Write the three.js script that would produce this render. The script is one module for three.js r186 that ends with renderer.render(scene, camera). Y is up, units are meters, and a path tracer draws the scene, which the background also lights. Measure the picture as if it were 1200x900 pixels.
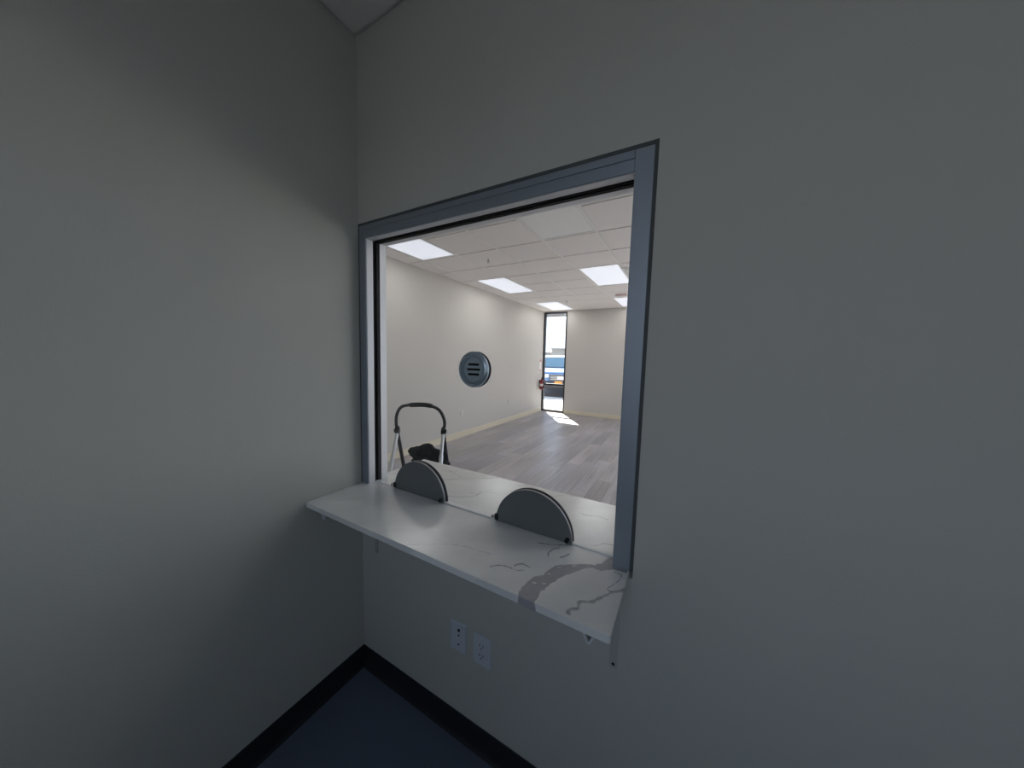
import * as THREE from 'three';
import { RoundedBoxGeometry } from 'three/addons/geometries/RoundedBoxGeometry.js';
import { mergeGeometries, mergeVertices, toCreasedNormals } from 'three/addons/utils/BufferGeometryUtils.js';
import { MarchingCubes } from 'three/addons/objects/MarchingCubes.js';
import { RectAreaLightUniformsLib } from 'three/addons/lights/RectAreaLightUniformsLib.js';
import { createNoise3D } from 'simplex-noise';

// ------------------------------------------------------------------ camera, sky, sun, exposure
const scene = new THREE.Scene();
const camera = new THREE.PerspectiveCamera(2 * Math.atan(450 / 369.2) * 180 / Math.PI, 4 / 3, 0.05, 400);
camera.position.set(1.2819, 1.5, 0.9031);
camera.rotation.set(-0.084, 0.5072, 0.0266, 'YXZ');

const renderer = new THREE.WebGLRenderer();
renderer.toneMapping = THREE.LinearToneMapping;
renderer.toneMappingExposure = 1.0;
renderer.shadowMap.enabled = true;

const SKY = 2.1;                        // hazy bright sky: pale blue above, white near the horizon
{
  const w = 64, h = 128, d = new Float32Array(w * h * 4);
  for (let j = 0; j < h; j++) for (let i = 0; i < w; i++) {
    const up = Math.sin(((j + 0.5) / h - 0.5) * Math.PI), t = Math.max(0, up) ** 0.6, k = (j * w + i) * 4;
    const c = up < 0 ? [0.5, 0.5, 0.5] : [0.95 - 0.40 * t, 1.0 - 0.27 * t, 1.1 - 0.06 * t];
    for (let q = 0; q < 3; q++) d[k + q] = c[q] * SKY;
    d[k + 3] = 1;
  }
  const t = new THREE.DataTexture(d, w, h, THREE.RGBAFormat, THREE.FloatType);
  t.mapping = THREE.EquirectangularReflectionMapping; t.magFilter = THREE.LinearFilter; t.needsUpdate = true;
  scene.background = t;
}
const sun = new THREE.DirectionalLight(new THREE.Color().setRGB(1, 0.94, 0.85), 29);
sun.position.set(-1.9 - 0.65 * 14, 14, -7.3 - 0.95 * 14); sun.target.position.set(-1.9, 0, -7.3);
sun.castShadow = true; sun.shadow.mapSize.set(4096, 4096);
Object.assign(sun.shadow.camera, { left: -14, right: 14, top: 14, bottom: -14, near: 1, far: 60 });
scene.add(sun, sun.target);
RectAreaLightUniformsLib.init();
const PANEL = 3.2;                      // radiance of the lit ceiling panels
const PANEL_COLOR = new THREE.Color().setRGB(1, 0.985, 0.96);

// ------------------------------------------------------------------ helpers
let seed = 12345;
const rnd = () => { seed = (seed * 1664525 + 1013904223) >>> 0; return seed / 4294967296; };
const noise = createNoise3D(rnd);
const used = {};
function numbered(name) { const n = used[name] = (used[name] ?? -1) + 1; return n ? name + '_' + String(n).padStart(3, '0') : name; }
function tag(o, label, category, group, kind) {
  o.userData.label = label; if (category) o.userData.category = category;
  if (group) o.userData.group = group; if (kind) o.userData.kind = kind;
  return o;
}
function thing(name, label, category, at = [0, 0, 0], turn = 0, group) {
  const o = new THREE.Group(); o.name = numbered(name); o.position.set(...at); o.rotation.y = turn; scene.add(o);
  return tag(o, label, category, group);
}
function part(name, geo, mat, parent = scene) {
  const m = new THREE.Mesh(Array.isArray(geo) ? merge(geo) : geo, mat);
  m.castShadow = m.receiveShadow = true;
  m.name = parent === scene ? numbered(name) : inner(name, parent);
  parent.add(m); return m;
}
function inner(name, parent) { const c = parent.userData.__n ??= {}; const n = c[name] = (c[name] ?? -1) + 1; return n ? name + '_' + String(n).padStart(3, '0') : name; }
function struct(name, geo, mat, label, category) { return tag(part(name, geo, mat), label, category, null, 'structure'); }
function merge(list) {
  const plain = list.map((g) => { g = g.index ? g.toNonIndexed() : g.clone(); for (const k of Object.keys(g.attributes)) if (!['position', 'normal', 'uv'].includes(k)) g.deleteAttribute(k); return g; });
  return mergeGeometries(plain);
}
// texture coordinates in metres, by the way each face points
function metres(g, s = 1) {
  g = g.index ? g.toNonIndexed() : g; const p = g.attributes.position, n = g.attributes.normal, uv = new Float32Array(p.count * 2);
  for (let i = 0; i < p.count; i++) {
    const ax = Math.abs(n.getX(i)), ay = Math.abs(n.getY(i)), az = Math.abs(n.getZ(i));
    const [u, v] = ay >= ax && ay >= az ? [p.getX(i), p.getZ(i)] : ax >= az ? [p.getZ(i), p.getY(i)] : [p.getX(i), p.getY(i)];
    uv[2 * i] = u * s; uv[2 * i + 1] = v * s;
  }
  g.setAttribute('uv', new THREE.BufferAttribute(uv, 2)); return g;
}
function bx(x0, x1, y0, y1, z0, z1, r = 0) {
  const w = x1 - x0, h = y1 - y0, d = z1 - z0;
  const g = r ? new RoundedBoxGeometry(w, h, d, 2, Math.min(r, w / 2.01, h / 2.01, d / 2.01)) : new THREE.BoxGeometry(w, h, d);
  g.translate((x0 + x1) / 2, (y0 + y1) / 2, (z0 + z1) / 2); return metres(g);
}
function cyl(r0, r1, h, at, axis = 'y', seg = 24) {
  const g = new THREE.CylinderGeometry(r0, r1, h, seg);
  if (axis === 'x') g.rotateZ(-Math.PI / 2); if (axis === 'z') g.rotateX(Math.PI / 2);
  g.translate(...at); return g;
}
const V = (...a) => new THREE.Vector3(...a);
function tube(pts, r, seg = 40, rs = 12, closed = false) { return new THREE.TubeGeometry(new THREE.CatmullRomCurve3(pts.map((p) => V(...p)), closed, 'centripetal'), seg, r, rs, closed); }
function rod(a, b, r, r2 = r, seg = 14) {
  const A = V(...a), B = V(...b), d = B.clone().sub(A), g = new THREE.CylinderGeometry(r2, r, d.length(), seg);
  g.applyQuaternion(new THREE.Quaternion().setFromUnitVectors(V(0, 1, 0), d.clone().normalize())); g.translate(...A.add(B).multiplyScalar(0.5).toArray()); return g;
}
function extrude(shape, depth, bevel = 0, seg = 24) {
  return new THREE.ExtrudeGeometry(shape, { depth: depth - 2 * bevel, bevelEnabled: bevel > 0, bevelThickness: bevel, bevelSize: bevel, bevelOffset: -bevel, bevelSegments: 2, curveSegments: seg }).translate(0, 0, bevel);
}
function rectShape(x0, y0, x1, y1) { const s = new THREE.Shape(); s.moveTo(x0, y0).lineTo(x1, y0).lineTo(x1, y1).lineTo(x0, y1).closePath(); return s; }
function rectPath(x0, y0, x1, y1) { const s = new THREE.Path(); s.moveTo(x0, y0).lineTo(x0, y1).lineTo(x1, y1).lineTo(x1, y0).closePath(); return s; }
function slotPath(cx, cy, w, h) {
  const s = new THREE.Path(), r = h / 2, a = w / 2 - r;
  s.absarc(cx - a, cy, r, -Math.PI / 2, Math.PI / 2, true); s.absarc(cx + a, cy, r, Math.PI / 2, -Math.PI / 2, true); s.closePath(); return s;
}
// a soft body: smooth union of tapered capsules, meshed
function soft(caps, res, size, centre, k = 0.05, rough = 0, freq = 10) {
  const mc = new MarchingCubes(res, new THREE.MeshBasicMaterial(), false, false, 400000); mc.isolation = 0;
  for (let z = 0; z < res; z++) for (let y = 0; y < res; y++) for (let x = 0; x < res; x++) {
    const p = [x, y, z].map((q, i) => ((q - res / 2) / (res / 2)) * size + centre[i]);
    let d = 9;
    for (const [a, b, ra, rb] of caps) {
      const ab = b.map((q, i) => q - a[i]), ap = p.map((q, i) => q - a[i]), L = ab.reduce((s, q) => s + q * q, 0) || 1e-9;
      const t = Math.min(1, Math.max(0, ap.reduce((s, q, i) => s + q * ab[i], 0) / L));
      const e = Math.hypot(...ap.map((q, i) => q - t * ab[i])) - (ra + t * (rb - ra));
      const h = Math.max(0, Math.min(1, 0.5 + 0.5 * (d - e) / k)); d = d * (1 - h) + e * h - k * h * (1 - h);
    }
    if (rough) d += rough * noise(p[0] * freq, p[1] * freq * 1.3, p[2] * freq) + rough * 0.5 * noise(p[0] * freq * 2.3, p[1] * freq * 2.3, p[2] * freq * 2.3 + 5);
    mc.field[x + y * res + z * res * res] = -d;
  }
  mc.update();
  const g = new THREE.BufferGeometry(), n = mc.count;
  g.setAttribute('position', new THREE.BufferAttribute(mc.positionArray.slice(0, n * 3), 3)); g.scale(size, size, size); g.translate(...centre);
  let q = mergeVertices(g, 1e-5); q.computeVertexNormals();
  q.setAttribute('uv', new THREE.BufferAttribute(new Float32Array(q.attributes.position.count * 2), 2)); return q;
}

// ------------------------------------------------------------------ textures
function canvas(w, h, draw) { const c = document.createElement('canvas'); c.width = w; c.height = h; draw(c.getContext('2d'), w, h); return c; }
function tex(c, srgb = true, rx = 1, ry = 1) { const t = new THREE.CanvasTexture(c); if (srgb) t.colorSpace = THREE.SRGBColorSpace; t.wrapS = t.wrapT = THREE.RepeatWrapping; t.repeat.set(rx, ry); return t; }
function grain(n, f, octaves = 3, base = 128, amp = 60) {      // a grey tileable noise
  const d = new Uint8Array(n * n * 4);
  for (let j = 0; j < n; j++) for (let i = 0; i < n; i++) {
    const a = (i / n) * 2 * Math.PI, b = (j / n) * 2 * Math.PI; let s = 0, w = 1, tot = 0;
    for (let o = 0; o < octaves; o++) { const q = f * 2 ** o / 6.283; s += w * noise(Math.cos(a) * q + o * 9, Math.sin(a) * q + Math.cos(b) * q, Math.sin(b) * q); tot += w; w *= 0.6; }
    const v = Math.max(0, Math.min(255, base + amp * s / tot)); d.set([v, v, v, 255], (j * n + i) * 4);
  }
  const t = new THREE.DataTexture(d, n, n); t.wrapS = t.wrapT = THREE.RepeatWrapping; t.magFilter = THREE.LinearFilter; t.minFilter = THREE.LinearFilter; t.needsUpdate = true; return t;
}
const peel = grain(512, 60, 3, 128, 90); peel.repeat.set(2.5, 2.5);      // roller stipple, 0.4 m
const pile = grain(512, 150, 2, 128, 110); pile.repeat.set(4, 4);        // carpet pile
const speck = grain(512, 110, 3, 205, 60); speck.repeat.set(2, 2);
const L = (r, g, b) => new THREE.Color().setRGB(r, g, b);
const std = (o) => new THREE.MeshStandardMaterial(o);
const M = {
  paint: std({ color: L(0.553, 0.558, 0.515), roughness: 0.75, bumpMap: peel, bumpScale: 0.0004 }),
  paintLobby: std({ color: L(0.55, 0.522, 0.488), roughness: 0.7, bumpMap: peel, bumpScale: 0.0004 }),
  creamTrim: std({ color: L(0.68, 0.61, 0.47), roughness: 0.5 }),
  blackBase: std({ color: L(0.016, 0.018, 0.023), roughness: 0.55 }),
  carpet: std({ color: L(0.15, 0.18, 0.25), roughness: 0.95, bumpMap: pile, bumpScale: 0.004 }),
  slab: std({ color: L(0.12, 0.11, 0.1), roughness: 0.9 }),
  tile: std({ color: L(0.86, 0.82, 0.805), roughness: 0.9, bumpMap: speck, bumpScale: 0.001 }),
  grid: std({ color: L(0.8, 0.79, 0.77), roughness: 0.45 }),
  alu: std({ color: L(0.345, 0.39, 0.45), roughness: 0.55, metalness: 0.75 }),
  aluPale: std({ color: L(0.72, 0.73, 0.75), roughness: 0.45, metalness: 0.35 }),
  sealant: std({ color: L(0.08, 0.09, 0.092), roughness: 0.7 }),
  rubber: std({ color: L(0.004, 0.004, 0.005), roughness: 0.85 }),
  silicone: std({ color: L(0.82, 0.83, 0.83), roughness: 0.35 }),
  glass: new THREE.MeshPhysicalMaterial({ color: L(0.985, 0.992, 0.99), roughness: 0, transmission: 1, thickness: 0, ior: 1.45 }),
  cover: std({ color: L(0.14, 0.155, 0.16), roughness: 0.42 }),
  coverEdge: std({ color: L(0.03, 0.032, 0.035), roughness: 0.35 }),
  steel: std({ color: L(0.55, 0.56, 0.57), roughness: 0.3, metalness: 0.9 }),
  darkMetal: std({ color: L(0.02, 0.022, 0.025), roughness: 0.3, metalness: 0.55 }),
  speak: std({ color: L(0.44, 0.52, 0.58), roughness: 0.3, metalness: 0.55 }),
  plateWhite: std({ color: L(0.62, 0.66, 0.72), roughness: 0.35 }),
  plateLobby: std({ color: L(0.61, 0.59, 0.56), roughness: 0.4 }),
  hole: std({ color: L(0.004, 0.004, 0.005), roughness: 0.8 }),
  bracket: std({ color: L(0.47, 0.47, 0.46), roughness: 0.5 }),
  steelPaint: std({ color: L(0.68, 0.69, 0.70), roughness: 0.35 }),
  panelOn: std({ color: L(0.8, 0.8, 0.82), roughness: 0.6, emissive: L(0.76, 0.79, 0.90), emissiveIntensity: 0.75 }),
  panelOff: std({ color: L(0.86, 0.86, 0.85), roughness: 0.5 }),
  bronze: std({ color: L(0.012, 0.013, 0.016), roughness: 0.4, metalness: 0.3 }),
  black: std({ color: L(0.008, 0.008, 0.009), roughness: 0.55 }),
  foam: std({ color: L(0.006, 0.006, 0.006), roughness: 0.9 }),
  silver: std({ color: L(0.62, 0.63, 0.64), roughness: 0.3, metalness: 0.8 }),
  charcoal: std({ color: L(0.035, 0.036, 0.045), roughness: 0.4, metalness: 0.5 }),
  cloth: new THREE.MeshPhysicalMaterial({ color: L(0.005, 0.006, 0.011), roughness: 0.9, specularIntensity: 0.3 }),
  red: std({ color: L(0.20, 0.016, 0.022), roughness: 0.35 }),
  rose: std({ color: L(0.50, 0.22, 0.22), roughness: 0.5 }),
  signWhite: std({ color: L(0.8, 0.76, 0.74), roughness: 0.5 }),
  concrete: std({ color: L(0.52, 0.50, 0.47), roughness: 0.9, bumpMap: speck, bumpScale: 0.002 }),
  asphalt: std({ color: L(0.16, 0.165, 0.18), roughness: 0.95, bumpMap: speck, bumpScale: 0.004 }),
  lineWhite: std({ color: L(0.75, 0.75, 0.72), roughness: 0.8 }),
  tan: std({ color: L(0.44, 0.40, 0.34), roughness: 0.9 }),
  greyWall: std({ color: L(0.36, 0.35, 0.34), roughness: 0.9 }),
  carBlue: new THREE.MeshPhysicalMaterial({ color: L(0.06, 0.15, 0.34), roughness: 0.35, metalness: 0.3, clearcoat: 1, clearcoatRoughness: 0.05 }),
  carGlass: std({ color: L(0.07, 0.14, 0.20), roughness: 0.05, metalness: 0.0 }),
  carDark: std({ color: L(0.02, 0.022, 0.028), roughness: 0.5 }),
  lampClear: std({ color: L(0.75, 0.78, 0.82), roughness: 0.15, metalness: 0.3 }),
  amber: std({ color: L(0.85, 0.30, 0.04), roughness: 0.3 }),
  soffit: std({ color: L(0.10, 0.10, 0.105), roughness: 0.9 }),
  stuccoOut: std({ color: L(0.5, 0.47, 0.42), roughness: 0.9 }),
};

// ------------------------------------------------------------------ the two rooms
const H = 2.8, ZF = -7.317, XL = -2.318, XR = 3.4, T = 0.115;            // lobby: x XL..XR, z -T..ZF
const RX = 3.0, RZ = 2.3;                                                // reception: x 0..RX, z 0..RZ
const OX0 = 0, OX1 = 1.184, OY0 = 0.888, OY1 = 2.055;                    // opening of the service window
{
  const s = rectShape(XL - 0.15, -0.05, XR + 0.15, 3.1); s.holes.push(rectPath(OX0, OY0, OX1, OY1));
  struct('wall_front', metres(extrude(s, T).translate(0, 0, -T)), M.paint, 'painted partition wall with the framed service window opening', 'wall');
  struct('wall_left', bx(-0.12, 0, -0.05, 3.1, 0, RZ + 0.15), M.paint, 'plain painted side wall meeting the window wall in a corner', 'wall');
  struct('wall_right', bx(RX, RX + 0.15, -0.05, 3.1, 0, RZ + 0.15), M.paint, 'plain painted wall at the right end of the dark room', 'wall');
  const b = rectShape(0, -0.05, RX, 3.1); b.holes.push(rectPath(0.8, 1.2, 2.4, 2.45));
  struct('wall_back', metres(extrude(b, 0.15).translate(0, 0, RZ)), M.paint, 'painted back wall of the dark room with a window', 'wall');
  struct('floor_reception', bx(0, RX, -0.05, 0, 0, RZ), M.carpet, 'dark navy carpet floor of the unlit room', 'floor');
  struct('wall_lobby_left', bx(XL - 0.15, XL, -0.05, 3.1, ZF - 0.2, -T), M.paintLobby, 'long warm white wall of the bright room seen through glass', 'wall');
  const r = rectShape(T, -0.05, -ZF + 0.2, 3.1); r.holes.push(rectPath(1.8, 0.1, 6.6, 2.6));
  struct('wall_lobby_right', metres(extrude(r, 0.15).rotateY(Math.PI / 2).translate(XR, 0, 0)), M.paintLobby, 'warm white window wall at the right end of the bright room', 'wall');
  const f = rectShape(XL, -0.05, XR, 3.1); f.holes.push(rectPath(XL + 0.004, 0.015, -1.632, 2.77)); f.holes.push(rectPath(0.9, 0.015, 2.9, 2.77));
  struct('wall_lobby_back', metres(extrude(f, 0.2).translate(0, 0, ZF - 0.2)), M.paintLobby, 'warm white far wall of the bright room beside the narrow window', 'wall');
  struct('roof', bx(XL - 0.3, XR + 0.3, 3.1, 3.3, ZF - 0.3, RZ + 0.3), M.stuccoOut, 'flat roof slab over both rooms', 'roof');
  struct('canopy', bx(XL - 1.2, 0.3, 2.84, 3.1, -8.75, ZF - 0.2), M.soffit, 'grey canopy over the pavement outside the narrow window', 'canopy');
  // skirtings
  const cove = (len) => { const s = new THREE.Shape(); s.moveTo(0, 0).lineTo(0.016, 0).quadraticCurveTo(0.006, 0.004, 0.005, 0.02).lineTo(0.004, 0.097).lineTo(0.002, 0.101).lineTo(0, 0.101).closePath(); return extrude(s, len); };
  struct('baseboard_front', cove(RX).rotateY(-Math.PI / 2).translate(RX, 0, 0), M.blackBase, 'black vinyl cove base along the foot of the window wall', 'baseboard');
  struct('baseboard_left', cove(RZ - 0.005), M.blackBase, 'black vinyl cove base along the foot of the side wall', 'baseboard').position.set(0, 0, 0.005);
  struct('baseboard_lobby_left', bx(XL, XL + 0.014, 0, 0.105, ZF + 0.014, -T, 0.004), M.creamTrim, 'cream baseboard along the long wall of the bright room', 'baseboard');
  struct('baseboard_lobby_back', bx(-1.632, 0.9, 0, 0.105, ZF, ZF + 0.014, 0.004), M.creamTrim, 'cream baseboard along the far wall beside the narrow window', 'baseboard');
}

// plank floor of the lobby
{
  const floor = struct('floor_lobby', bx(XL, XR, -0.05, -0.008, ZF, -T), M.slab, 'grey wood plank floor of the bright room', 'floor');
  const plankTex = [0, 1, 2].map((k) => canvas(192, 1024, (c, w, h) => {
    c.fillStyle = ['#a7a4a7', '#9f9c9f', '#ada9ad'][k]; c.fillRect(0, 0, w, h);
    for (let i = 0; i < 900; i++) {
      const x = rnd() * w, y = rnd() * h, l = 60 + rnd() * 500, d = rnd();
      c.strokeStyle = d < 0.55 ? `rgba(74,69,68,${0.06 + 0.15 * rnd()})` : `rgba(176,170,166,${0.05 + 0.10 * rnd()})`; c.lineWidth = 0.6 + 2.2 * rnd();
      c.beginPath(); c.moveTo(x, y); c.bezierCurveTo(x + (rnd() - 0.5) * 8, y + l / 3, x + (rnd() - 0.5) * 8, y + l * 0.66, x + (rnd() - 0.5) * 6, y + l); c.stroke();
    }
    for (let n = 0; n < 3; n++) {            // cathedral figure
      const x = w * (0.25 + 0.5 * rnd()), y = h * rnd();
      for (let r = 0; r < 9; r++) { c.strokeStyle = `rgba(72,66,64,${0.10 + 0.12 * rnd()})`; c.lineWidth = 1 + 1.6 * rnd(); c.beginPath(); c.ellipse(x, y, 3 + r * 5, 24 + r * 32, 0.02, 0, 2 * Math.PI); c.stroke(); }
      c.fillStyle = 'rgba(60,54,52,0.35)'; c.beginPath(); c.ellipse(x, y, 3, 9, 0, 0, 7); c.fill();
    }
  }));
  const tone = [0.9, 0.96, 1.02, 1.06, 0.85, 1.0];
  const mats = plankTex.flatMap((c) => { const t = tex(c); return tone.slice(0, 6).map((v, i) => std({ map: t, color: L(v * (i % 2 ? 1 : 0.98), v * 0.985, v * (i % 2 ? 0.97 : 1.01)), roughness: 0.36 })); });
  const W = 0.18, LN = 1.22, full = {};
  const geo = (w, l) => full[w.toFixed(3) + l.toFixed(3)] ??= (() => {
    const g = new THREE.BoxGeometry(w - 0.0014, 0.008, l - 0.0014); const p = g.attributes.position, uv = g.attributes.uv;
    for (let i = 0; i < p.count; i++) { uv.setXY(i, p.getX(i) / W + 0.5, p.getZ(i) / LN + 0.5); if (p.getY(i) > 0) { p.setX(i, p.getX(i) - Math.sign(p.getX(i)) * 0.0003); p.setZ(i, p.getZ(i) - Math.sign(p.getZ(i)) * 0.0003); } }
    return g;
  })();
  for (let x = XL, c = 0; x < XR - 0.01; x += W, c++) {
    let z = -T, l = [0.42, 0.84, 1.22, 0.62, 1.04][(c * 3) % 5];
    while (z > ZF + 0.01) {
      const w = Math.min(W, XR - x), e = Math.max(ZF, z - l), m = part('plank', geo(w, z - e), mats[Math.floor(rnd() * mats.length)], floor);
      m.position.set(x + w / 2, -0.004, (z + e) / 2); if (rnd() < 0.5) m.rotation.y = Math.PI; z = e; l = LN;
    }
  }
}

// suspended ceilings
const LAMPS = [[-1.71, -1.8, 1], [-1.71, -4.2, 1], [-1.71, -6.6, 1], [0.09, -1.8, 0], [0.09, -4.2, 1], [0.09, -6.6, 1], [1.89, -1.8, 1], [1.89, -4.2, 1], [1.89, -6.6, 1]];
function ceiling(name, label, x0, x1, z0, z1, gx, gz, skip) {
  const slab = struct(name, bx(x0, x1, 2.9, 3.1, z0, z1), M.slab, label, 'ceiling');
  const xs = [x0], zs = [z0]; for (let x = gx; x < x1 - 0.03; x += 0.6) if (x > x0 + 0.03) xs.push(x); xs.push(x1); for (let z = gz; z < z1 - 0.03; z += 0.6) if (z > z0 + 0.03) zs.push(z); zs.push(z1);
  const cache = {};
  for (let i = 0; i + 1 < xs.length; i++) for (let j = 0; j + 1 < zs.length; j++) {
    const w = xs[i + 1] - xs[i], d = zs[j + 1] - zs[j], cx = (xs[i] + xs[i + 1]) / 2, cz = (zs[j] + zs[j + 1]) / 2;
    if (skip.some(([a, b]) => Math.abs(a - cx) < 0.2 && Math.abs(b - cz) < 0.5)) continue;
    const g = cache[w.toFixed(3) + d.toFixed(3)] ??= metres(new RoundedBoxGeometry(w - 0.026, 0.016, d - 0.026, 1, 0.003));
    part('ceiling_tile', g, M.tile, slab).position.set(cx, H + 0.003, cz);
  }
  for (const x of xs.slice(1, -1)) part('grid_bar', bx(x - 0.012, x + 0.012, H + 0.003, H + 0.035, z0, z1), M.grid, slab);
  for (const z of zs.slice(1, -1)) part('grid_bar', bx(x0, x1, H + 0.0032, H + 0.034, z - 0.012, z + 0.012), M.grid, slab);
  part('wall_angle', [bx(x0, x0 + 0.02, H + 0.002, H + 0.03, z0, z1), bx(x1 - 0.02, x1, H + 0.002, H + 0.03, z0, z1), bx(x0, x1, H + 0.002, H + 0.03, z0, z0 + 0.02), bx(x0, x1, H + 0.002, H + 0.03, z1 - 0.02, z1)], M.grid, slab);
}
ceiling('ceiling_lobby', 'suspended ceiling of off white tiles in the bright room', XL, XR, ZF, -T, -2.01, -7.2, LAMPS);
ceiling('ceiling_reception', 'unlit tiled ceiling above the service counter', 0, RX, 0, RZ, 0.45, 0.45, []);

// ceiling panels
{
  const words = {
    '-1.71,-1.8': 'lit ceiling panel nearest the service window, above the long wall', '-1.71,-4.2': 'lit ceiling panel along the long wall, second from the window',
    '-1.71,-6.6': 'small looking lit ceiling panel just above the narrow far window', '0.09,-1.8': 'unlit pale ceiling panel without glow just inside the window head',
    '0.09,-4.2': 'large lit ceiling panel beside the right window jamb', '0.09,-6.6': 'lit ceiling panel near the far wall, half hidden by the right jamb',
    '1.89,-1.8': 'lit ceiling panel hidden behind the right jamb, nearest row', '1.89,-4.2': 'lit ceiling panel hidden behind the right jamb, middle row', '1.89,-6.6': 'lit ceiling panel hidden behind the right jamb, far row',
  };
  const ring = rectShape(-0.298, -0.598, 0.298, 0.598); ring.holes.push(rectPath(-0.268, -0.568, 0.268, 0.568));
  const frameG = extrude(ring, 0.05, 0.002).rotateX(Math.PI / 2).translate(0, 0.05, 0), panG = bx(-0.29, 0.29, 0.03, 0.1, -0.59, 0.59), difG = bx(-0.268, 0.268, 0.004, 0.012, -0.568, 0.568);
  for (const [x, z, on] of LAMPS) {
    const t = thing('ceiling_light', words[x + ',' + z], 'ceiling light', [x, H - 0.004, z], 0, 'troffers in the bright room ceiling');
    part('frame', frameG, M.grid, t); part('housing', panG, M.grid, t); part('diffuser', difG, on ? M.panelOn : M.panelOff, t);
    if (on) { const l = new THREE.RectAreaLight(PANEL_COLOR, PANEL, 0.53, 1.13); l.position.set(x, H - 0.006, z); l.rotation.x = -Math.PI / 2; scene.add(l); }
  }
}

// ------------------------------------------------------------------ service window
const GZ0 = -0.05, GZ1 = -0.04, CY = 0.91;
const COVER = [0.325, 0.853], CR = 0.142, SPK = [0.597, 1.4525];
{
  const w = thing('window_1', 'aluminium framed service window between dark room and bright room', 'window'); w.userData.kind = 'structure';
  const X0 = OX0 + 0.009, X1 = OX1 - 0.009, Y1 = OY1 - 0.012, F = 0.004, JB = X0 + 0.040, JR = 1.1285, HB = 1.989, BK = -0.101;
  // sealant round the frame
  part('sealant_bead', [bx(OX0 + 0.0005, X0, CY, OY1, -0.09, 0.002), bx(X1, OX1, CY, OY1, -0.09, 0.002), bx(OX0 + 0.0005, OX1, Y1, OY1, -0.09, 0.0015)], M.sealant, w);
  part('frame_jamb', [bx(X0, JB, CY, Y1, -0.034, F, 0.0015)], M.alu, w);
  part('jamb_stop', [bx(JB, JB + 0.0025, CY, HB, -0.032, -0.001)], M.aluPale, w);
  part('frame_jamb', [bx(JR, X1, CY, Y1, -0.034, F, 0.0015)], M.alu, w);
  part('frame_head', [bx(JB + 0.0005, JR - 0.0005, 2.0225, Y1, -0.034, F - 0.0005, 0.001), bx(JB + 0.0005, JR - 0.0005, HB, 2.021, -0.034, F - 0.001, 0.0015), bx(JB, JR, HB + 0.01, Y1, -0.034, F - 0.004)], M.alu, w);
  part('head_stop', [bx(JB, JR, HB - 0.0025, HB, -0.030, -0.002)], M.aluPale, w);
  // back half of the frame on the lobby side
  part('inner_jamb', [bx(X0, JB + 0.002, CY, Y1, BK, -0.066, 0.0015)], M.aluPale, w);
  part('inner_jamb', [bx(JR, X1, CY, Y1, BK, -0.066, 0.0015)], M.aluPale, w);
  part('inner_head', [bx(JB, JR, HB - 0.002, Y1, BK, -0.066, 0.0015)], M.aluPale, w);
  // gaskets either side of the glass
  const gk = (z0, z1) => [bx(X0, JB + 0.004, CY, Y1, z0, z1, 0.001), bx(JR - 0.004, X1, CY, Y1, z0, z1, 0.001), bx(JB, JR, HB - 0.005, Y1, z0, z1, 0.001)];
  part('gasket', gk(-0.0395, -0.034), M.rubber, w); part('gasket', [...gk(-0.066, -0.0595), ...gk(-0.0585, -0.0505)], M.rubber, w);
  // the pane, cut for the two pass-throughs and the speak hole
  const gx0 = JB - 0.008, gx1 = JR + 0.008, gy1 = HB + 0.008, gy0 = CY + 0.004, s = new THREE.Shape();
  s.moveTo(gx0, gy0);
  for (const c of COVER) { s.lineTo(c - CR + 0.012, gy0); s.absarc(c, gy0, CR - 0.012, Math.PI, 0, true); }
  s.lineTo(gx1, gy0).lineTo(gx1, gy1).lineTo(gx0, gy1).closePath();
  const hole = new THREE.Path(); hole.absarc(SPK[0], SPK[1], 0.055, 0, 2 * Math.PI, true); s.holes.push(hole);
  part('glass_pane', extrude(s, GZ1 - GZ0, 0, 48).translate(0, 0, GZ0), M.glass, w);
  // silicone seam where the pane meets the stone
  const seam = []; for (const [a, b] of [[JB, COVER[0] - CR], [COVER[0] + CR, COVER[1] - CR], [COVER[1] + CR, JR]]) {
    const pts = []; for (let i = 0; i <= 14; i++) { const x = a + (b - a) * i / 14; pts.push([x, CY + 0.0005, GZ1 + 0.0022 + 0.001 * noise(x * 40, 1, 0)]); }
    seam.push(tube(pts, 0.0042, 40, 8), bx(a, b, CY - 0.0005, CY + 0.0038, GZ0 - 0.004, GZ1 + 0.002, 0.001));
  }
  part('silicone_seam', seam, M.silicone, w);
}

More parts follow.
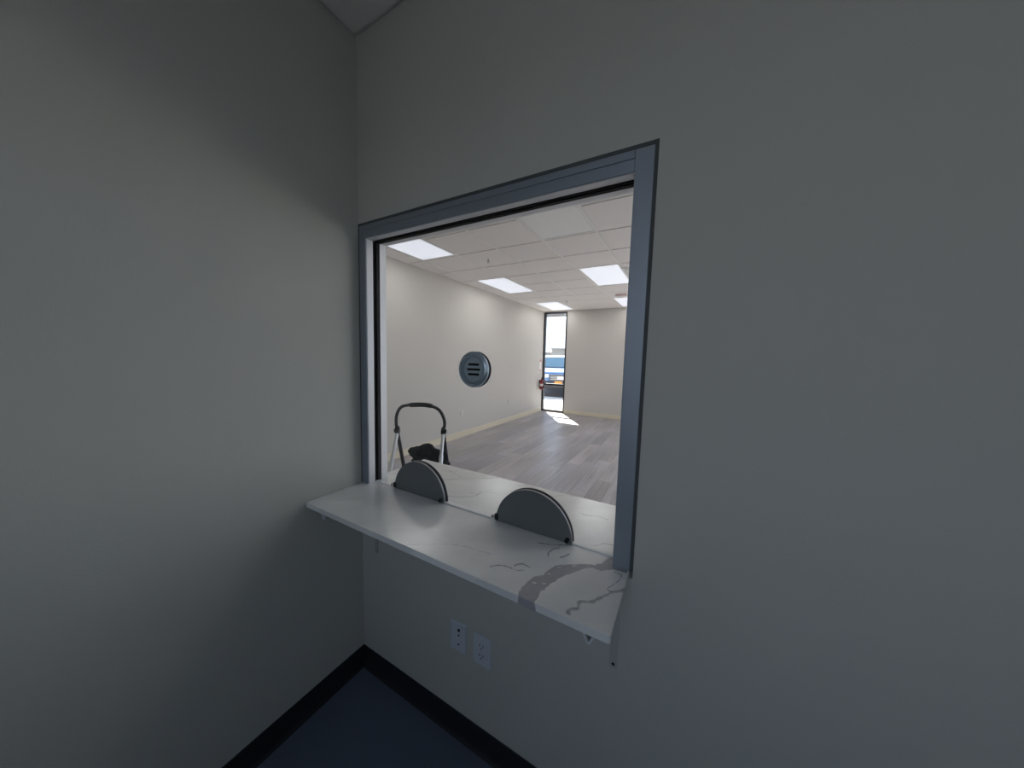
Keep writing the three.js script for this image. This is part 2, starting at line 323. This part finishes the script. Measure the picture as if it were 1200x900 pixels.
// stone counter through the wall
{
  const W = 1.24, D = 0.70, X = -0.03, Z = -0.42, S = 1500;
  const P = (q) => [(q[0] - X) * S, (q[1] - Z) * S];
  const stone = canvas(Math.round(W * S), Math.round(D * S), (c, w, h) => {
    c.fillStyle = '#f0f1ef'; c.fillRect(0, 0, w, h);
    for (let i = 0; i < 500; i++) { const r = 20 + 120 * rnd(); c.fillStyle = rnd() < 0.5 ? 'rgba(206,209,209,0.06)' : 'rgba(236,236,232,0.06)'; c.beginPath(); c.ellipse(rnd() * w, rnd() * h, r * 2, r, -0.5, 0, 7); c.fill(); }
    // broad grey band
    const band = [[0.953, 0.29], [0.945, 0.223], [0.947, 0.198], [0.954, 0.163], [0.973, 0.146], [0.981, 0.109], [0.989, 0.087], [1.019, 0.065], [1.052, 0.04], [1.082, 0.027], [1.1, 0.008], [1.107, -0.015], [1.121, -0.04], [1.17, -0.06], [1.17, 0.015], [1.133, 0.019], [1.105, 0.042], [1.085, 0.042], [1.068, 0.05], [1.045, 0.083], [1.02, 0.123], [1.003, 0.163], [0.994, 0.202], [0.996, 0.29]];
    const rough = []; for (let i = 0; i < band.length; i++) { const a = P(band[i]), b = P(band[(i + 1) % band.length]); for (let k = 0; k < 9; k++) { const t = k / 9, n = 5; rough.push([a[0] + (b[0] - a[0]) * t + n * noise(a[0] + k * 7, a[1], 1), a[1] + (b[1] - a[1]) * t + n * noise(a[0], a[1] + k * 7, 2)]); } }
    c.fillStyle = '#a9a9ad'; c.beginPath(); rough.forEach((q, i) => (i ? c.lineTo(...q) : c.moveTo(...q))); c.closePath(); c.fill();
    c.save(); c.clip();
    for (let i = 0; i < 600; i++) { c.fillStyle = rnd() < 0.5 ? 'rgba(150,150,156,0.10)' : 'rgba(186,187,189,0.10)'; c.beginPath(); c.ellipse(P([0.93 + rnd() * 0.25, 0])[0], P([0, -0.07 + rnd() * 0.36])[1], 4 + 22 * rnd(), 3 + 10 * rnd(), -0.8, 0, 7); c.fill(); }
    for (const q of [[0.985, 0.13], [0.965, 0.183], [0.988, 0.172], [1.0, 0.09], [1.035, 0.062]]) { c.fillStyle = 'rgba(222,222,220,0.75)'; const [x, y] = P(q); c.beginPath(); c.ellipse(x, y, 6 + 5 * rnd(), 3 + 3 * rnd(), -0.6, 0, 7); c.fill(); }
    c.restore();
    c.strokeStyle = 'rgba(140,140,146,0.6)'; c.lineWidth = 1.6; c.beginPath(); rough.forEach((q, i) => (i && noise(i * 0.3, 3, 3) > -0.1 ? c.lineTo(...q) : c.moveTo(...q))); c.stroke();
    const vein = (pts, wd, a, col = '128,129,134') => {
      const cv = new THREE.CatmullRomCurve3(pts.map((q) => V(...P(q), 0)), false, 'centripetal'), n = 90;
      let prev = null;
      for (let i = 0; i <= n; i++) {
        const q = cv.getPoint(i / n), x = q.x + 2 * noise(i * 0.21, wd, 7 + pts[0][0] * 50), y = q.y + 2.5 * noise(i * 0.21, wd + 5, 9 + pts[0][1] * 50), k = 0.55 + 0.6 * Math.abs(noise(i * 0.09, pts[0][0] * 20, 4));
        if (prev) { c.strokeStyle = `rgba(${col},${a * Math.min(1, k)})`; c.lineWidth = wd * k; c.lineCap = 'round'; c.beginPath(); c.moveTo(...prev); c.lineTo(x, y); c.stroke(); }
        prev = [x, y];
      }
    };
    const V2 = [[1.178, 0.077], [1.167, 0.095], [1.15, 0.11], [1.139, 0.128], [1.125, 0.15], [1.111, 0.171], [1.091, 0.181], [1.087, 0.185], [1.09, 0.208], [1.077, 0.216], [1.073, 0.228], [1.078, 0.235]];
    vein(V2, 22, 0.3, '186,187,189'); vein(V2, 6, 0.5);
    vein([[1.15, 0.11], [1.137, 0.106], [1.155, 0.062], [1.158, 0.031], [1.139, 0.027]], 5, 0.45);
    for (const p of [[[0.966, 0.004], [0.955, 0.016], [0.949, 0.034], [0.948, 0.05], [0.956, 0.06]], [[0.985, 0.047], [0.995, 0.036], [1.004, 0.014]], [[0.887, 0.152], [0.893, 0.139], [0.905, 0.131], [0.926, 0.133]], [[0.83, 0.19], [0.85, 0.17], [0.885, 0.163]]]) { vein(p, 11, 0.16, '186,187,189'); vein(p, 3.5, 0.42); }
    vein([[0.88, 0.165], [0.907, 0.162], [0.917, 0.153]], 3, 0.4);
    vein([[0.90, 0.012], [0.914, 0.008], [0.954, -0.008], [0.998, -0.035]], 5, 0.7);
    vein([[1.001, -0.046], [1.059, -0.068], [1.085, -0.098], [1.104, -0.1], [1.16, -0.11]], 5, 0.55);
    vein([[0.955, -0.253], [0.984, -0.247], [1.024, -0.265], [1.06, -0.255]], 5, 0.45);
    vein([[0.49, -0.17], [0.523, -0.184], [0.548, -0.218], [0.595, -0.23]], 6, 0.45, '165,165,160');
    vein([[0.623, -0.344], [0.667, -0.383]], 6, 0.4, '165,165,160'); vein([[0.80, -0.325], [0.867, -0.377], [0.917, -0.395]], 6, 0.45, '165,165,160');
    vein([[0.29, -0.2], [0.311, -0.228], [0.355, -0.274], [0.421, -0.317], [0.474, -0.356], [0.52, -0.4]], 9, 0.5, '160,160,154');
    vein([[0.24, -0.33], [0.272, -0.319], [0.353, -0.288]], 6, 0.55, '160,160,154'); vein([[0.42, -0.09], [0.434, -0.095], [0.486, -0.119], [0.519, -0.148], [0.533, -0.183]], 7, 0.55, '150,150,146');
    vein([[0.2, -0.30], [0.22, -0.31], [0.265, -0.327], [0.289, -0.382]], 6, 0.45, '165,165,160'); vein([[0.535, -0.159], [0.526, -0.215], [0.566, -0.25]], 4, 0.35, '165,165,160');
    vein([[0.02, 0.2], [0.2, 0.1], [0.36, 0.06], [0.5, 0.02]], 5, 0.12); vein([[0.55, 0.24], [0.68, 0.16], [0.8, 0.14]], 5, 0.16);
  });
  const t = tex(stone); t.flipY = false;
  const s = new THREE.Shape(), x0 = 0.003, x1 = 1.1745, z0 = -0.39, z1 = 0.245, r = 0.008, rb = 0.02;     // the stone in plan; the wall cuts no notch: the opening is as wide
  s.moveTo(x0, z0).lineTo(x1 - r, z0).quadraticCurveTo(x1, z0, x1, z0 + r).lineTo(x1, z1 - r).quadraticCurveTo(x1, z1, x1 - r, z1).lineTo(x0, z1).closePath();
  let g = extrude(s, 0.021, 0.0018, 8).rotateX(Math.PI / 2).translate(0, CY, 0); g = g.index ? g.toNonIndexed() : g;
  const p = g.attributes.position, uv = new Float32Array(p.count * 2);
  for (let i = 0; i < p.count; i++) { const drop = CY - p.getY(i), n = g.attributes.normal; uv[2 * i] = (p.getX(i) - X + (n.getX(i) > 0.5 ? drop : 0)) / W; uv[2 * i + 1] = (p.getZ(i) - Z + (n.getZ(i) > 0.5 ? drop : n.getZ(i) < -0.5 ? -drop : 0)) / D; }
  g.setAttribute('uv', new THREE.BufferAttribute(uv, 2));
  tag(part('stone_counter', g, std({ map: t, roughness: 0.2 })), 'white quartz counter with grey veins running through the service window', 'counter');
}

// half-moon covers of the two pass-through holes
{
  const half = (r) => { const s = new THREE.Shape(); s.moveTo(-r, 0).absarc(0, 0, r, Math.PI, 0, true); s.closePath(); return s; };
  const front = extrude(half(CR), 0.007, 0.0012, 64), back = extrude(half(CR), 0.006, 0.0012, 64);
  const make = (label, c) => {
    const t = thing('pass_through_cover', label, 'cover', [c, CY + 0.002, 0], 0, 'half-moon covers at the foot of the glass');
    part('front_plate', front.clone().translate(0, 0, -0.0375), M.cover, t);
    part('back_plate', back.clone().translate(0, 0, -0.0568), M.coverEdge, t);
    part('edge_strip', extrude(half(CR - 0.0004), 0.002, 0, 64).translate(0, 0, -0.0396), M.aluPale, t).userData.label = 'pale edge strip';
    const k = part('pivot_block', bx(-CR - 0.004, -CR + 0.010, 0.004, 0.026, -0.038, -0.026, 0.002), M.darkMetal, t);
    part('pivot_knob', [cyl(0.0045, 0.0045, 0.012, [-CR - 0.008, 0.013, -0.031], 'x'), cyl(0.0065, 0.0065, 0.006, [-CR - 0.014, 0.013, -0.031], 'x')], M.steel, t);
    part('stud', [cyl(0.0075, 0.0075, 0.012, [CR - 0.014, 0.012, -0.026], 'z'), cyl(0.005, 0.006, 0.004, [CR - 0.014, 0.012, -0.0185], 'z')], M.darkMetal, t);
    return t;
  };
  make('dark half-moon cover at the left end of the glass, by the push cart', COVER[0]);
  make('dark half-moon cover in the middle of the counter, nearer the camera', COVER[1]);
}

// round speak-through
{
  const t = thing('speak_through', 'round grey metal speak-through with three slots set in the glass', 'speak-through', [SPK[0], SPK[1], 0]);
  const lathe = (pts, seg = 72) => new THREE.LatheGeometry(pts.map((q) => new THREE.Vector2(...q)), seg).rotateX(Math.PI / 2);
  part('outer_ring', toCreasedNormals(lathe([[0.043, -0.040], [0.066, -0.040], [0.066, -0.035], [0.0648, -0.0322], [0.060, -0.0285], [0.0565, -0.0265], [0.0535, -0.0262], [0.051, -0.0285], [0.0495, -0.0325], [0.0475, -0.0325], [0.0465, -0.0300], [0.0445, -0.0296], [0.043, -0.032], [0.043, -0.040]]), 0.5), M.speak, t);
  const s = new THREE.Shape(); s.absarc(0, 0, 0.0432, 0, 2 * Math.PI, false);
  s.holes.push(slotPath(0, 0.018, 0.050, 0.008), slotPath(0, 0, 0.060, 0.008), slotPath(0, -0.018, 0.050, 0.008));
  part('slotted_plate', extrude(s, 0.004, 0.0008, 48).translate(0, 0, -0.0395), M.speak, t);
  part('baffle', cyl(0.043, 0.043, 0.005, [0, 0, -0.0465], 'z', 48), M.hole, t);
  part('back_ring', lathe([[0.02, -0.050], [0.066, -0.050], [0.066, -0.0545], [0.062, -0.060], [0.02, -0.060], [0.02, -0.050]]), M.coverEdge, t);
}

// steel brackets under the counter
{
  const make = (label, x, w) => {
    const t = thing('shelf_bracket', label, 'bracket', [x, 0, 0], 0, 'steel brackets under the stone counter');
    const s = rectShape(-w / 2, 0.602, w / 2, 0.8885); const h = new THREE.Path(); h.absarc(0, 0.614, 0.0038, 0, 2 * Math.PI, true); s.holes.push(h);
    part('wall_leg', extrude(s, 0.005, 0.0006, 12), M.bracket, t);
    if (x > 1) part('screw_hole', cyl(0.0046, 0.0046, 0.0052, [0, 0.614, 0.003], 'z'), M.hole, t);
    const dx = x > 1 ? -0.021 : 0;     // the arm of the right one sits off its leg
    part('top_flange', bx(dx - 0.016, dx + 0.016, 0.8855, 0.8888, 0.005, 0.236), M.bracket, t);
    // folded V-rib that stiffens the arm, open at its front end
    const v = new THREE.Shape(); v.moveTo(-0.015, 0).lineTo(-0.004, -0.026).quadraticCurveTo(0, -0.031, 0.004, -0.026).lineTo(0.015, 0).lineTo(0.012, 0).lineTo(0.003, -0.0235).quadraticCurveTo(0, -0.0275, -0.003, -0.0235).lineTo(-0.012, 0).closePath();
    part('arm_rib', extrude(v, 0.225, 0).scale(1, 0.9, 1).translate(dx, 0.8857, 0.005), M.bracket, t);
    const lip = new THREE.Shape(); lip.moveTo(-0.0165, 0).lineTo(-0.005, -0.027).quadraticCurveTo(0, -0.0335, 0.005, -0.027).lineTo(0.0165, 0).lineTo(0.0105, 0).lineTo(0.003, -0.019).quadraticCurveTo(0, -0.0235, -0.003, -0.019).lineTo(-0.0105, 0).closePath();
    part('rib_lip', extrude(lip, 0.006, 0.0005).scale(0.95, 0.92, 1).translate(dx, 0.8857, 0.229), M.steelPaint, t);
    return t;
  };
  make('steel bracket under the left end of the counter by the corner', 0.1, 0.021);
  make('steel bracket under the right end of the counter with a bolt hole', 1.146, 0.022);
}

// wall plates below the counter
{
  const plate = (t, w, h) => part('plate', new RoundedBoxGeometry(w, h, 0.008, 3, 0.003).translate(0, 0, 0.0035), M.plateWhite, t);
  const a = thing('wall_plate', 'white wall plate with one jack below the counter, left of the socket', 'wall plate', [0.576, 0.423, 0]);
  plate(a, 0.073, 0.116);
  part('jack', [cyl(0.0058, 0.0058, 0.004, [0.004, 0.030, 0.0075], 'z')], M.hole, a);
  part('screw', [cyl(0.0036, 0.0036, 0.003, [0.004, 0.009, 0.0072], 'z')], M.charcoal, a); part('screw', [cyl(0.0036, 0.0036, 0.003, [0.004, -0.028, 0.0072], 'z')], M.charcoal, a);
  const b = thing('power_outlet', 'white duplex power outlet below the counter, right of the jack plate', 'outlet', [0.686, 0.42, 0]);
  plate(b, 0.076, 0.118);
  for (const y of [0.0195, -0.0195]) {
    const face = part('socket_face', new RoundedBoxGeometry(0.034, 0.029, 0.006, 3, 0.0029).translate(0, y, 0.0062), M.plateWhite, b);
    part('slot', bx(-0.0088, -0.0058, y - 0.001, y + 0.009, 0.0088, 0.0096), M.hole, face); part('slot', bx(0.0058, 0.0088, y - 0.001, y + 0.008, 0.0088, 0.0096), M.hole, face);
    part('earth_hole', cyl(0.0028, 0.0028, 0.0012, [0, y - 0.008, 0.0089], 'z'), M.hole, face);
  }
  part('screw', cyl(0.003, 0.003, 0.002, [0, 0, 0.008], 'z'), M.steel, b);
}

// ------------------------------------------------------------------ push cart behind the counter
{
  const t = thing('push_cart', 'black and silver folding push cart with arched handle behind the counter', 'push cart', [-0.845, 0, -1.2], 0.5236);
  const a = 0.212, J = 0.80;
  part('handle', tube([[-a, J, 0], [-a - 0.012, 0.87, -0.004], [-a - 0.006, 0.95, -0.01], [-a + 0.03, 1.015, -0.015], [-0.11, 1.036, -0.018], [0, 1.042, -0.018], [0.09, 1.033, -0.018], [a - 0.045, 0.998, -0.015], [a - 0.002, 0.93, -0.01], [a + 0.012, 0.87, -0.004], [a, J, 0]], 0.0145, 90, 14), M.black, t);
  part('foam_grip', tube([[-0.1, 1.037, -0.018], [-0.05, 1.040, -0.018], [0, 1.042, -0.018], [0.05, 1.0395, -0.018], [0.1, 1.031, -0.0178]], 0.021, 40, 16), M.foam, t);
  for (const s of [-1, 1]) {
    part('joint_knob', [cyl(0.03, 0.03, 0.034, [s * a, J, 0], 'x'), cyl(0.02, 0.016, 0.012, [s * (a + 0.022), J, 0], 'x'), bx(s * a - 0.014, s * a + 0.014, J - 0.06, J + 0.04, -0.017, 0.017, 0.006)], M.black, t);
    const leg = part('front_leg', rod([s * a, J - 0.02, 0.004], [s * (a + 0.012), 0.075, 0.37], 0.0155), M.silver, t);
    part('leg_sleeve', rod([s * (a + 0.0035), 0.60, 0.10], [s * (a + 0.0065), 0.44, 0.18], 0.0195), M.silver, leg);
    part('collar', rod([s * (a + 0.0063), 0.455, 0.172], [s * (a + 0.0085), 0.36, 0.222], 0.021), M.black, leg);
    part('rear_leg', rod([s * a, J - 0.02, -0.004], [s * (a + 0.014), 0.075, -0.36], 0.0175), M.charcoal, t);
    part('side_bar', rod([s * (a - 0.006), 0.33, 0.235], [s * (a - 0.006), 0.33, -0.235], 0.009), M.charcoal, t);
    for (const z of [0.37, -0.36]) {
      const x = s * (a + 0.03), wh = part('wheel', new THREE.TorusGeometry(0.058, 0.017, 12, 32).rotateY(Math.PI / 2).translate(x, 0.075, z), M.black, t);
      part('hub', [cyl(0.045, 0.045, 0.02, [x, 0.075, z], 'x'), cyl(0.01, 0.01, 0.05, [x - s * 0.01, 0.075, z], 'x')], M.charcoal, wh);
    }
  }
  part('cross_bar', [rod([-a, 0.33, 0.235], [a, 0.33, 0.235], 0.009), rod([-a, 0.33, -0.235], [a, 0.33, -0.235], 0.009)], M.charcoal, t);
  part('fabric_seat', soft([
    [[-0.075, 0.60, 0.0], [-0.03, 0.612, 0.0], 0.036, 0.042], [[-0.01, 0.60, 0], [0.06, 0.622, 0.0], 0.05, 0.062], [[0.06, 0.60, 0], [0.19, 0.555, 0.0], 0.062, 0.06],
    [[0.0, 0.52, 0.0], [0.2, 0.48, 0.0], 0.075, 0.075], [[0.0, 0.42, 0.0], [0.18, 0.38, 0.0], 0.085, 0.085], [[-0.1, 0.47, 0.03], [0.02, 0.42, 0.0], 0.03, 0.05],
  ], 72, 0.32, [0.06, 0.48, 0], 0.02, 0.008, 14), M.cloth, t);
}

// ------------------------------------------------------------------ on the lobby walls and ceiling
{
  const out = (label, y, z) => {
    const t = thing('lobby_outlet', label, 'outlet', [XL, y, z], Math.PI / 2, 'outlets on the long wall');
    part('plate', new RoundedBoxGeometry(0.073, 0.116, 0.008, 3, 0.003).translate(0, 0, 0.0035), M.plateLobby, t);
    for (const q of [0.0195, -0.0195]) { const f = part('socket_face', new RoundedBoxGeometry(0.034, 0.029, 0.006, 2, 0.0029).translate(0, q, 0.006), M.plateLobby, t); part('slot', [bx(-0.009, -0.006, q, q + 0.009, 0.0086, 0.0094), bx(0.006, 0.009, q, q + 0.008, 0.0086, 0.0094)], M.hole, f); }
  };
  out('white outlet low on the long wall, nearer the push cart', 0.444, -3.69);
  out('white outlet low on the long wall, nearer the far window', 0.46, -5.46);
  const spr = (label, x, z) => {
    const t = thing('sprinkler', label, 'sprinkler', [x, H - 0.005, z], 0, 'sprinkler heads in the tiled ceiling');
    part('escutcheon', cyl(0.035, 0.042, 0.008, [0, -0.004, 0], 'y', 28), M.grid, t);
    part('body', [cyl(0.009, 0.011, 0.03, [0, -0.022, 0]), rod([-0.012, -0.03, 0], [-0.012, -0.055, 0], 0.003), rod([0.012, -0.03, 0], [0.012, -0.055, 0], 0.003), bx(-0.015, 0.015, -0.034, -0.03, -0.004, 0.004)], M.steel, t);
    part('deflector', cyl(0.02, 0.02, 0.003, [0, -0.056, 0]), M.steel, t);
  };
  spr('small sprinkler head between the first two lit panels', -1.11, -2.67); spr('tiny sprinkler head in the far ceiling above the narrow window', -1.16, -5.9);
  const d = thing('smoke_detector', 'white round smoke detector on the ceiling beside the large lit panel', 'smoke detector', [0.44, H - 0.005, -3.86]);
  part('base', cyl(0.06, 0.06, 0.012, [0, -0.006, 0], 'y', 32), M.grid, d); part('dome', new THREE.LatheGeometry([[0, -0.045], [0.02, -0.044], [0.04, -0.038], [0.05, -0.022], [0.052, -0.012]].map((q) => new THREE.Vector2(...q)), 32), M.grid, d);
  const e = thing('ceiling_fitting', 'small white ceiling fitting with two red stripes near the far panels', 'ceiling fitting', [0.05, H - 0.005, -5.62]);
  part('housing', bx(-0.11, 0.11, -0.045, 0, -0.02, 0.02, 0.006), M.grid, e); for (const y of [-0.013, -0.033]) part('stripe', bx(-0.1, 0.1, y - 0.005, y + 0.005, 0.0185, 0.0208), std({ color: L(0.75, 0.42, 0.42), roughness: 0.5 }), e);
  // extinguisher
  const x = thing('fire_extinguisher', 'red fire extinguisher on the wall beside the narrow window', 'fire extinguisher', [XL + 0.07, 0.64, -7.15]);
  part('cylinder', new THREE.LatheGeometry([[0, 0], [0.05, 0], [0.056, 0.008], [0.057, 0.02], [0.057, 0.22], [0.05, 0.25], [0.03, 0.27], [0.018, 0.276], [0.018, 0.29], [0, 0.29]].map((q) => new THREE.Vector2(...q)), 32), M.red, x);
  part('label_band', cyl(0.0576, 0.0576, 0.07, [0, 0.12, 0], 'y', 32), M.signWhite, x);
  part('valve', [cyl(0.014, 0.014, 0.03, [0, 0.30, 0]), rod([0, 0.31, 0], [0.03, 0.30, 0.03], 0.008)], M.darkMetal, x);
  part('lever', [bx(-0.01, 0.085, 0.318, 0.325, -0.009, 0.009, 0.002), bx(-0.01, 0.075, 0.296, 0.302, -0.009, 0.009, 0.002)], M.darkMetal, x);
  part('hose', tube([[0.02, 0.30, 0.02], [0.075, 0.28, 0.03], [0.085, 0.2, 0.03], [0.075, 0.12, 0.03]], 0.011, 30, 10), M.black, x); part('nozzle', rod([0.076, 0.14, 0.03], [0.073, 0.03, 0.03], 0.013, 0.019), M.black, x);
  part('wall_bracket', [bx(-0.07, -0.05, 0.05, 0.26, -0.02, 0.02), new THREE.TorusGeometry(0.059, 0.003, 6, 32).rotateX(Math.PI / 2).translate(0, 0.2, 0)], M.darkMetal, x);
  const s = thing('wall_sign', 'slim white sign with red bands above the fire extinguisher', 'sign', [XL, 1.14, -7.17], Math.PI / 2);
  part('panel', bx(-0.05, 0.05, 0, 0.33, 0, 0.006, 0.001), M.signWhite, s); part('band', bx(-0.05, 0.05, 0.26, 0.325, 0.0055, 0.0075), M.rose, s); part('band', bx(-0.05, 0.05, 0.005, 0.05, 0.0055, 0.0075), M.rose, s);
}

// ------------------------------------------------------------------ windows to the outside
{
  const lite = (n, label, at, turn, wd, ht, bars, mull) => {          // at: foot of its middle, on the centre plane of the frame
    const w = thing('window_' + n, label, 'window', at, turn); w.userData.kind = 'structure'; const f = 0.042, x0 = -wd / 2, x1 = wd / 2, y0 = 0, y1 = ht, z0 = -0.05, z1 = 0.05;
    part('frame', [bx(x0, x0 + f, y0, y1, z0, z1, 0.002), bx(x1 - f, x1, y0, y1, z0, z1, 0.002), bx(x0 + f, x1 - f, y1 - f, y1, z0, z1, 0.002), bx(x0 + f, x1 - f, y0, y0 + f, z0, z1, 0.002)], M.bronze, w);
    const xs = [x0 + f, ...mull, x1 - f], ys = [y0 + f, ...bars, y1 - f];
    for (const m of mull) part('mullion', bx(m - 0.022, m + 0.022, y0 + f, y1 - f, z0, z1, 0.002), M.bronze, w);
    for (const b of bars) part('transom', bx(x0 + f, x1 - f, b - 0.024, b + 0.024, z0 + 0.001, z1 - 0.001, 0.002), M.bronze, w);
    for (let i = 0; i + 1 < xs.length; i++) for (let j = 0; j + 1 < ys.length; j++) part('glass_pane', bx(xs[i], xs[i + 1], ys[j], ys[j + 1], -0.006, 0.006), M.glass, w);
  };
  const ZW = ZF - 0.055;
  lite(2, 'narrow dark framed window in the far corner, a car outside', [(XL + 0.004 - 1.632) / 2, 0.015, ZW], 0, -1.632 - XL - 0.004, 2.755, [0.76], []);
  lite(3, 'wide dark framed shopfront window hidden behind the right jamb', [1.9, 0.015, ZW], 0, 2.0, 2.755, [0.76], [0]);
  lite(4, 'high glazed window in the back wall behind the camera', [1.6, 1.2, RZ + 0.08], 0, 1.6, 1.25, [], [0]);
  lite(5, 'wide dark framed window in the side wall hidden behind the right jamb', [XR + 0.07, 0.1, -4.2], Math.PI / 2, 4.8, 2.5, [0.675], [-1.2, 0, 1.2]);
}

// ------------------------------------------------------------------ outside
{
  struct('ground', bx(-140, 140, -0.5, -0.06, -240, 60), M.asphalt, 'asphalt car park outside the narrow window', 'ground');
  struct('pavement', [bx(-12, 12, -0.06, -0.02, -9.1, ZF - 0.2), bx(-12, 12, -0.06, -0.021, -10.55, -9.108), bx(XR + 0.16, 12, -0.06, -0.022, ZF - 0.19, 4)], M.concrete, 'pale sunlit pavement between window and parked car', 'pavement');
  struct('kerb_strip', bx(-12, 12, -0.06, -0.015, -10.7, -10.556, 0.01), M.concrete, 'pale kerb strip in front of the parked car', 'kerb');
  // the parked car, nose to the building
  const t = thing('car', 'blue sport utility car parked nose-in outside the narrow window', 'car', [-3.12, -0.06, -11.0], 0.385);
  const len = 4.5, W = 0.9, side = new THREE.Shape();          // side view, nose at 0, going back
  side.moveTo(0.04, 0.36).lineTo(0.0, 0.55).lineTo(0.02, 0.86).quadraticCurveTo(0.05, 1.0, 0.22, 1.06).quadraticCurveTo(0.7, 1.13, 1.12, 1.16).lineTo(1.78, 1.62).quadraticCurveTo(1.92, 1.70, 2.15, 1.72).lineTo(3.5, 1.71).quadraticCurveTo(3.75, 1.69, 3.9, 1.6).lineTo(4.35, 1.12).quadraticCurveTo(4.5, 1.05, 4.5, 0.9).lineTo(4.46, 0.4).quadraticCurveTo(4.4, 0.34, 4.2, 0.34);
  side.lineTo(3.98, 0.34).absarc(3.6, 0.36, 0.38, 0, Math.PI, false).lineTo(1.28, 0.34).absarc(0.9, 0.36, 0.38, 0, Math.PI, false).closePath();
  const taper = (g) => { const p = g.attributes.position; for (let i = 0; i < p.count; i++) { const y = p.getY(i), z = p.getZ(i); let k = 1; if (y > 1.08) k -= 0.26 * Math.min(1, (y - 1.08) / 0.62); if (z > -0.5) k -= 0.10 * ((z + 0.5) / 0.5) ** 2; p.setX(i, p.getX(i) * k); } g.computeVertexNormals(); return g; };
  const prof = (s, w) => extrude(s, 2 * w, 0.04, 10).translate(0, 0, -w).rotateY(Math.PI / 2);     // length runs to -z
  part('body', taper(toCreasedNormals(prof(side, W), 0.6)), M.carBlue, t);
  const quad = (pts, th) => { const s = new THREE.Shape(); pts.forEach((q, i) => (i ? s.lineTo(...q) : s.moveTo(...q))); s.closePath(); return extrude(s, th, 0.004); };
  // glass set proud of the body by a few millimetres
  const tilt = Math.atan2(0.66, 0.46);
  part('windscreen', quad([[-0.78, 0], [0.78, 0], [0.62, 0.74], [-0.62, 0.74]], 0.02).rotateX(-tilt).translate(0, 1.185, -1.13), M.carGlass, t);
  for (const s of [-1, 1]) {
    const g = quad([[1.45, 1.16], [1.95, 1.55], [3.5, 1.58], [3.85, 1.2]], 0.02).rotateY(Math.PI / 2), p = g.attributes.position;
    for (let i = 0; i < p.count; i++) p.setX(i, s * (p.getX(i) + (W + 0.0) * (1 - 0.26 * Math.min(1, Math.max(0, (p.getY(i) - 1.08) / 0.62))) - 0.006)); g.computeVertexNormals();
    if (s < 0 && g.index === null) for (let i = 0; i < p.count; i += 3) for (const a of [g.attributes.position, g.attributes.uv]) { const q = a.itemSize, A = a.array; for (let k = 0; k < q; k++) { const v = A[(i + 1) * q + k]; A[(i + 1) * q + k] = A[(i + 2) * q + k]; A[(i + 2) * q + k] = v; } }
    g.computeVertexNormals(); part('side_window', g, M.carGlass, t);
    const lamp = part('headlight', bx(s * 0.62 - 0.15, s * 0.62 + 0.15, 0.80, 0.93, -0.1, 0.035, 0.03), M.lampClear, t);
    const mir = part('wing_mirror', [new RoundedBoxGeometry(0.2, 0.15, 0.1, 3, 0.04).translate(s * 1.0, 1.2, -1.35), rod([s * 0.82, 1.16, -1.4], [s * 0.95, 1.19, -1.36], 0.02)], M.carBlue, t);
    for (const z of [-0.9, -3.6]) { const wh = part('wheel', new THREE.LatheGeometry([[0.2, -0.1], [0.31, -0.11], [0.34, -0.07], [0.34, 0.07], [0.31, 0.11], [0.2, 0.1]].map((q) => new THREE.Vector2(...q)), 36).rotateZ(Math.PI / 2).translate(s * 0.8, 0.34, z), M.black, t); part('hub', [cyl(0.21, 0.21, 0.16, [s * 0.8, 0.34, z], 'x'), ...[0, 1, 2, 3, 4].map((k) => rod([s * 0.885, 0.34, z], [s * 0.885, 0.34 + 0.2 * Math.cos(k * 1.2566), z + 0.2 * Math.sin(k * 1.2566)], 0.022))], M.silver, wh); }
  }
  const gr = part('grille', bx(-0.44, 0.44, 0.68, 0.92, -0.1, 0.022, 0.02), M.carDark, t);
  for (const y of [0.73, 0.79, 0.85]) part('grille_bar', bx(-0.42, 0.42, y - 0.012, y + 0.012, 0.01, 0.036, 0.006), M.silver, gr);
  part('bumper', [bx(-0.8, 0.8, 0.36, 0.66, -0.3, 0.05, 0.05)], M.carDark, t);
  part('marker_lamp', bx(-0.24, 0.06, 0.57, 0.66, 0.03, 0.065, 0.01), M.amber, t);
  part('number_plate', bx(-0.13, 0.13, 0.75, 0.84, 0.034, 0.05, 0.003), M.signWhite, t);
  // buildings far across the car park
  const far = (label, x0, x1, z0, z1, h, wall, n) => {
    const b = thing('building', label, 'building', [(x0 + x1) / 2, -0.06, (z0 + z1) / 2]); const w = (x1 - x0) / 2, d = (z1 - z0) / 2;
    part('wall', bx(-w, w, 0, h, -d, d), wall, b); part('roof', bx(-w - 0.25, w + 0.25, h, h + 0.3, -d - 0.25, d + 0.25, 0.02), M.greyWall, b);
    for (let i = 0; i < n; i++) { const x = -w + (i + 0.5) * 2 * w / n, f = part('window', bx(x - 0.8, x + 0.8, 0.9, 2.4, d - 0.02, d + 0.06), M.bronze, b); part('pane', bx(x - 0.72, x + 0.72, 0.98, 2.32, d + 0.05, d + 0.075), M.carGlass, f); }
  };
  far('tall tan box building across the car park behind the car', -27.4, -23, -78, -70, 3.75, M.tan, 0);
  far('low pale grey building across the car park at the left', -40, -28.4, -79, -71, 2.75, M.greyWall, 5);
  far('long low tan building across the car park at the right', -22, -6, -78, -71, 3.2, M.tan, 6);
}

scene.traverse((o) => { delete o.userData.__n; });
renderer.render(scene, camera);
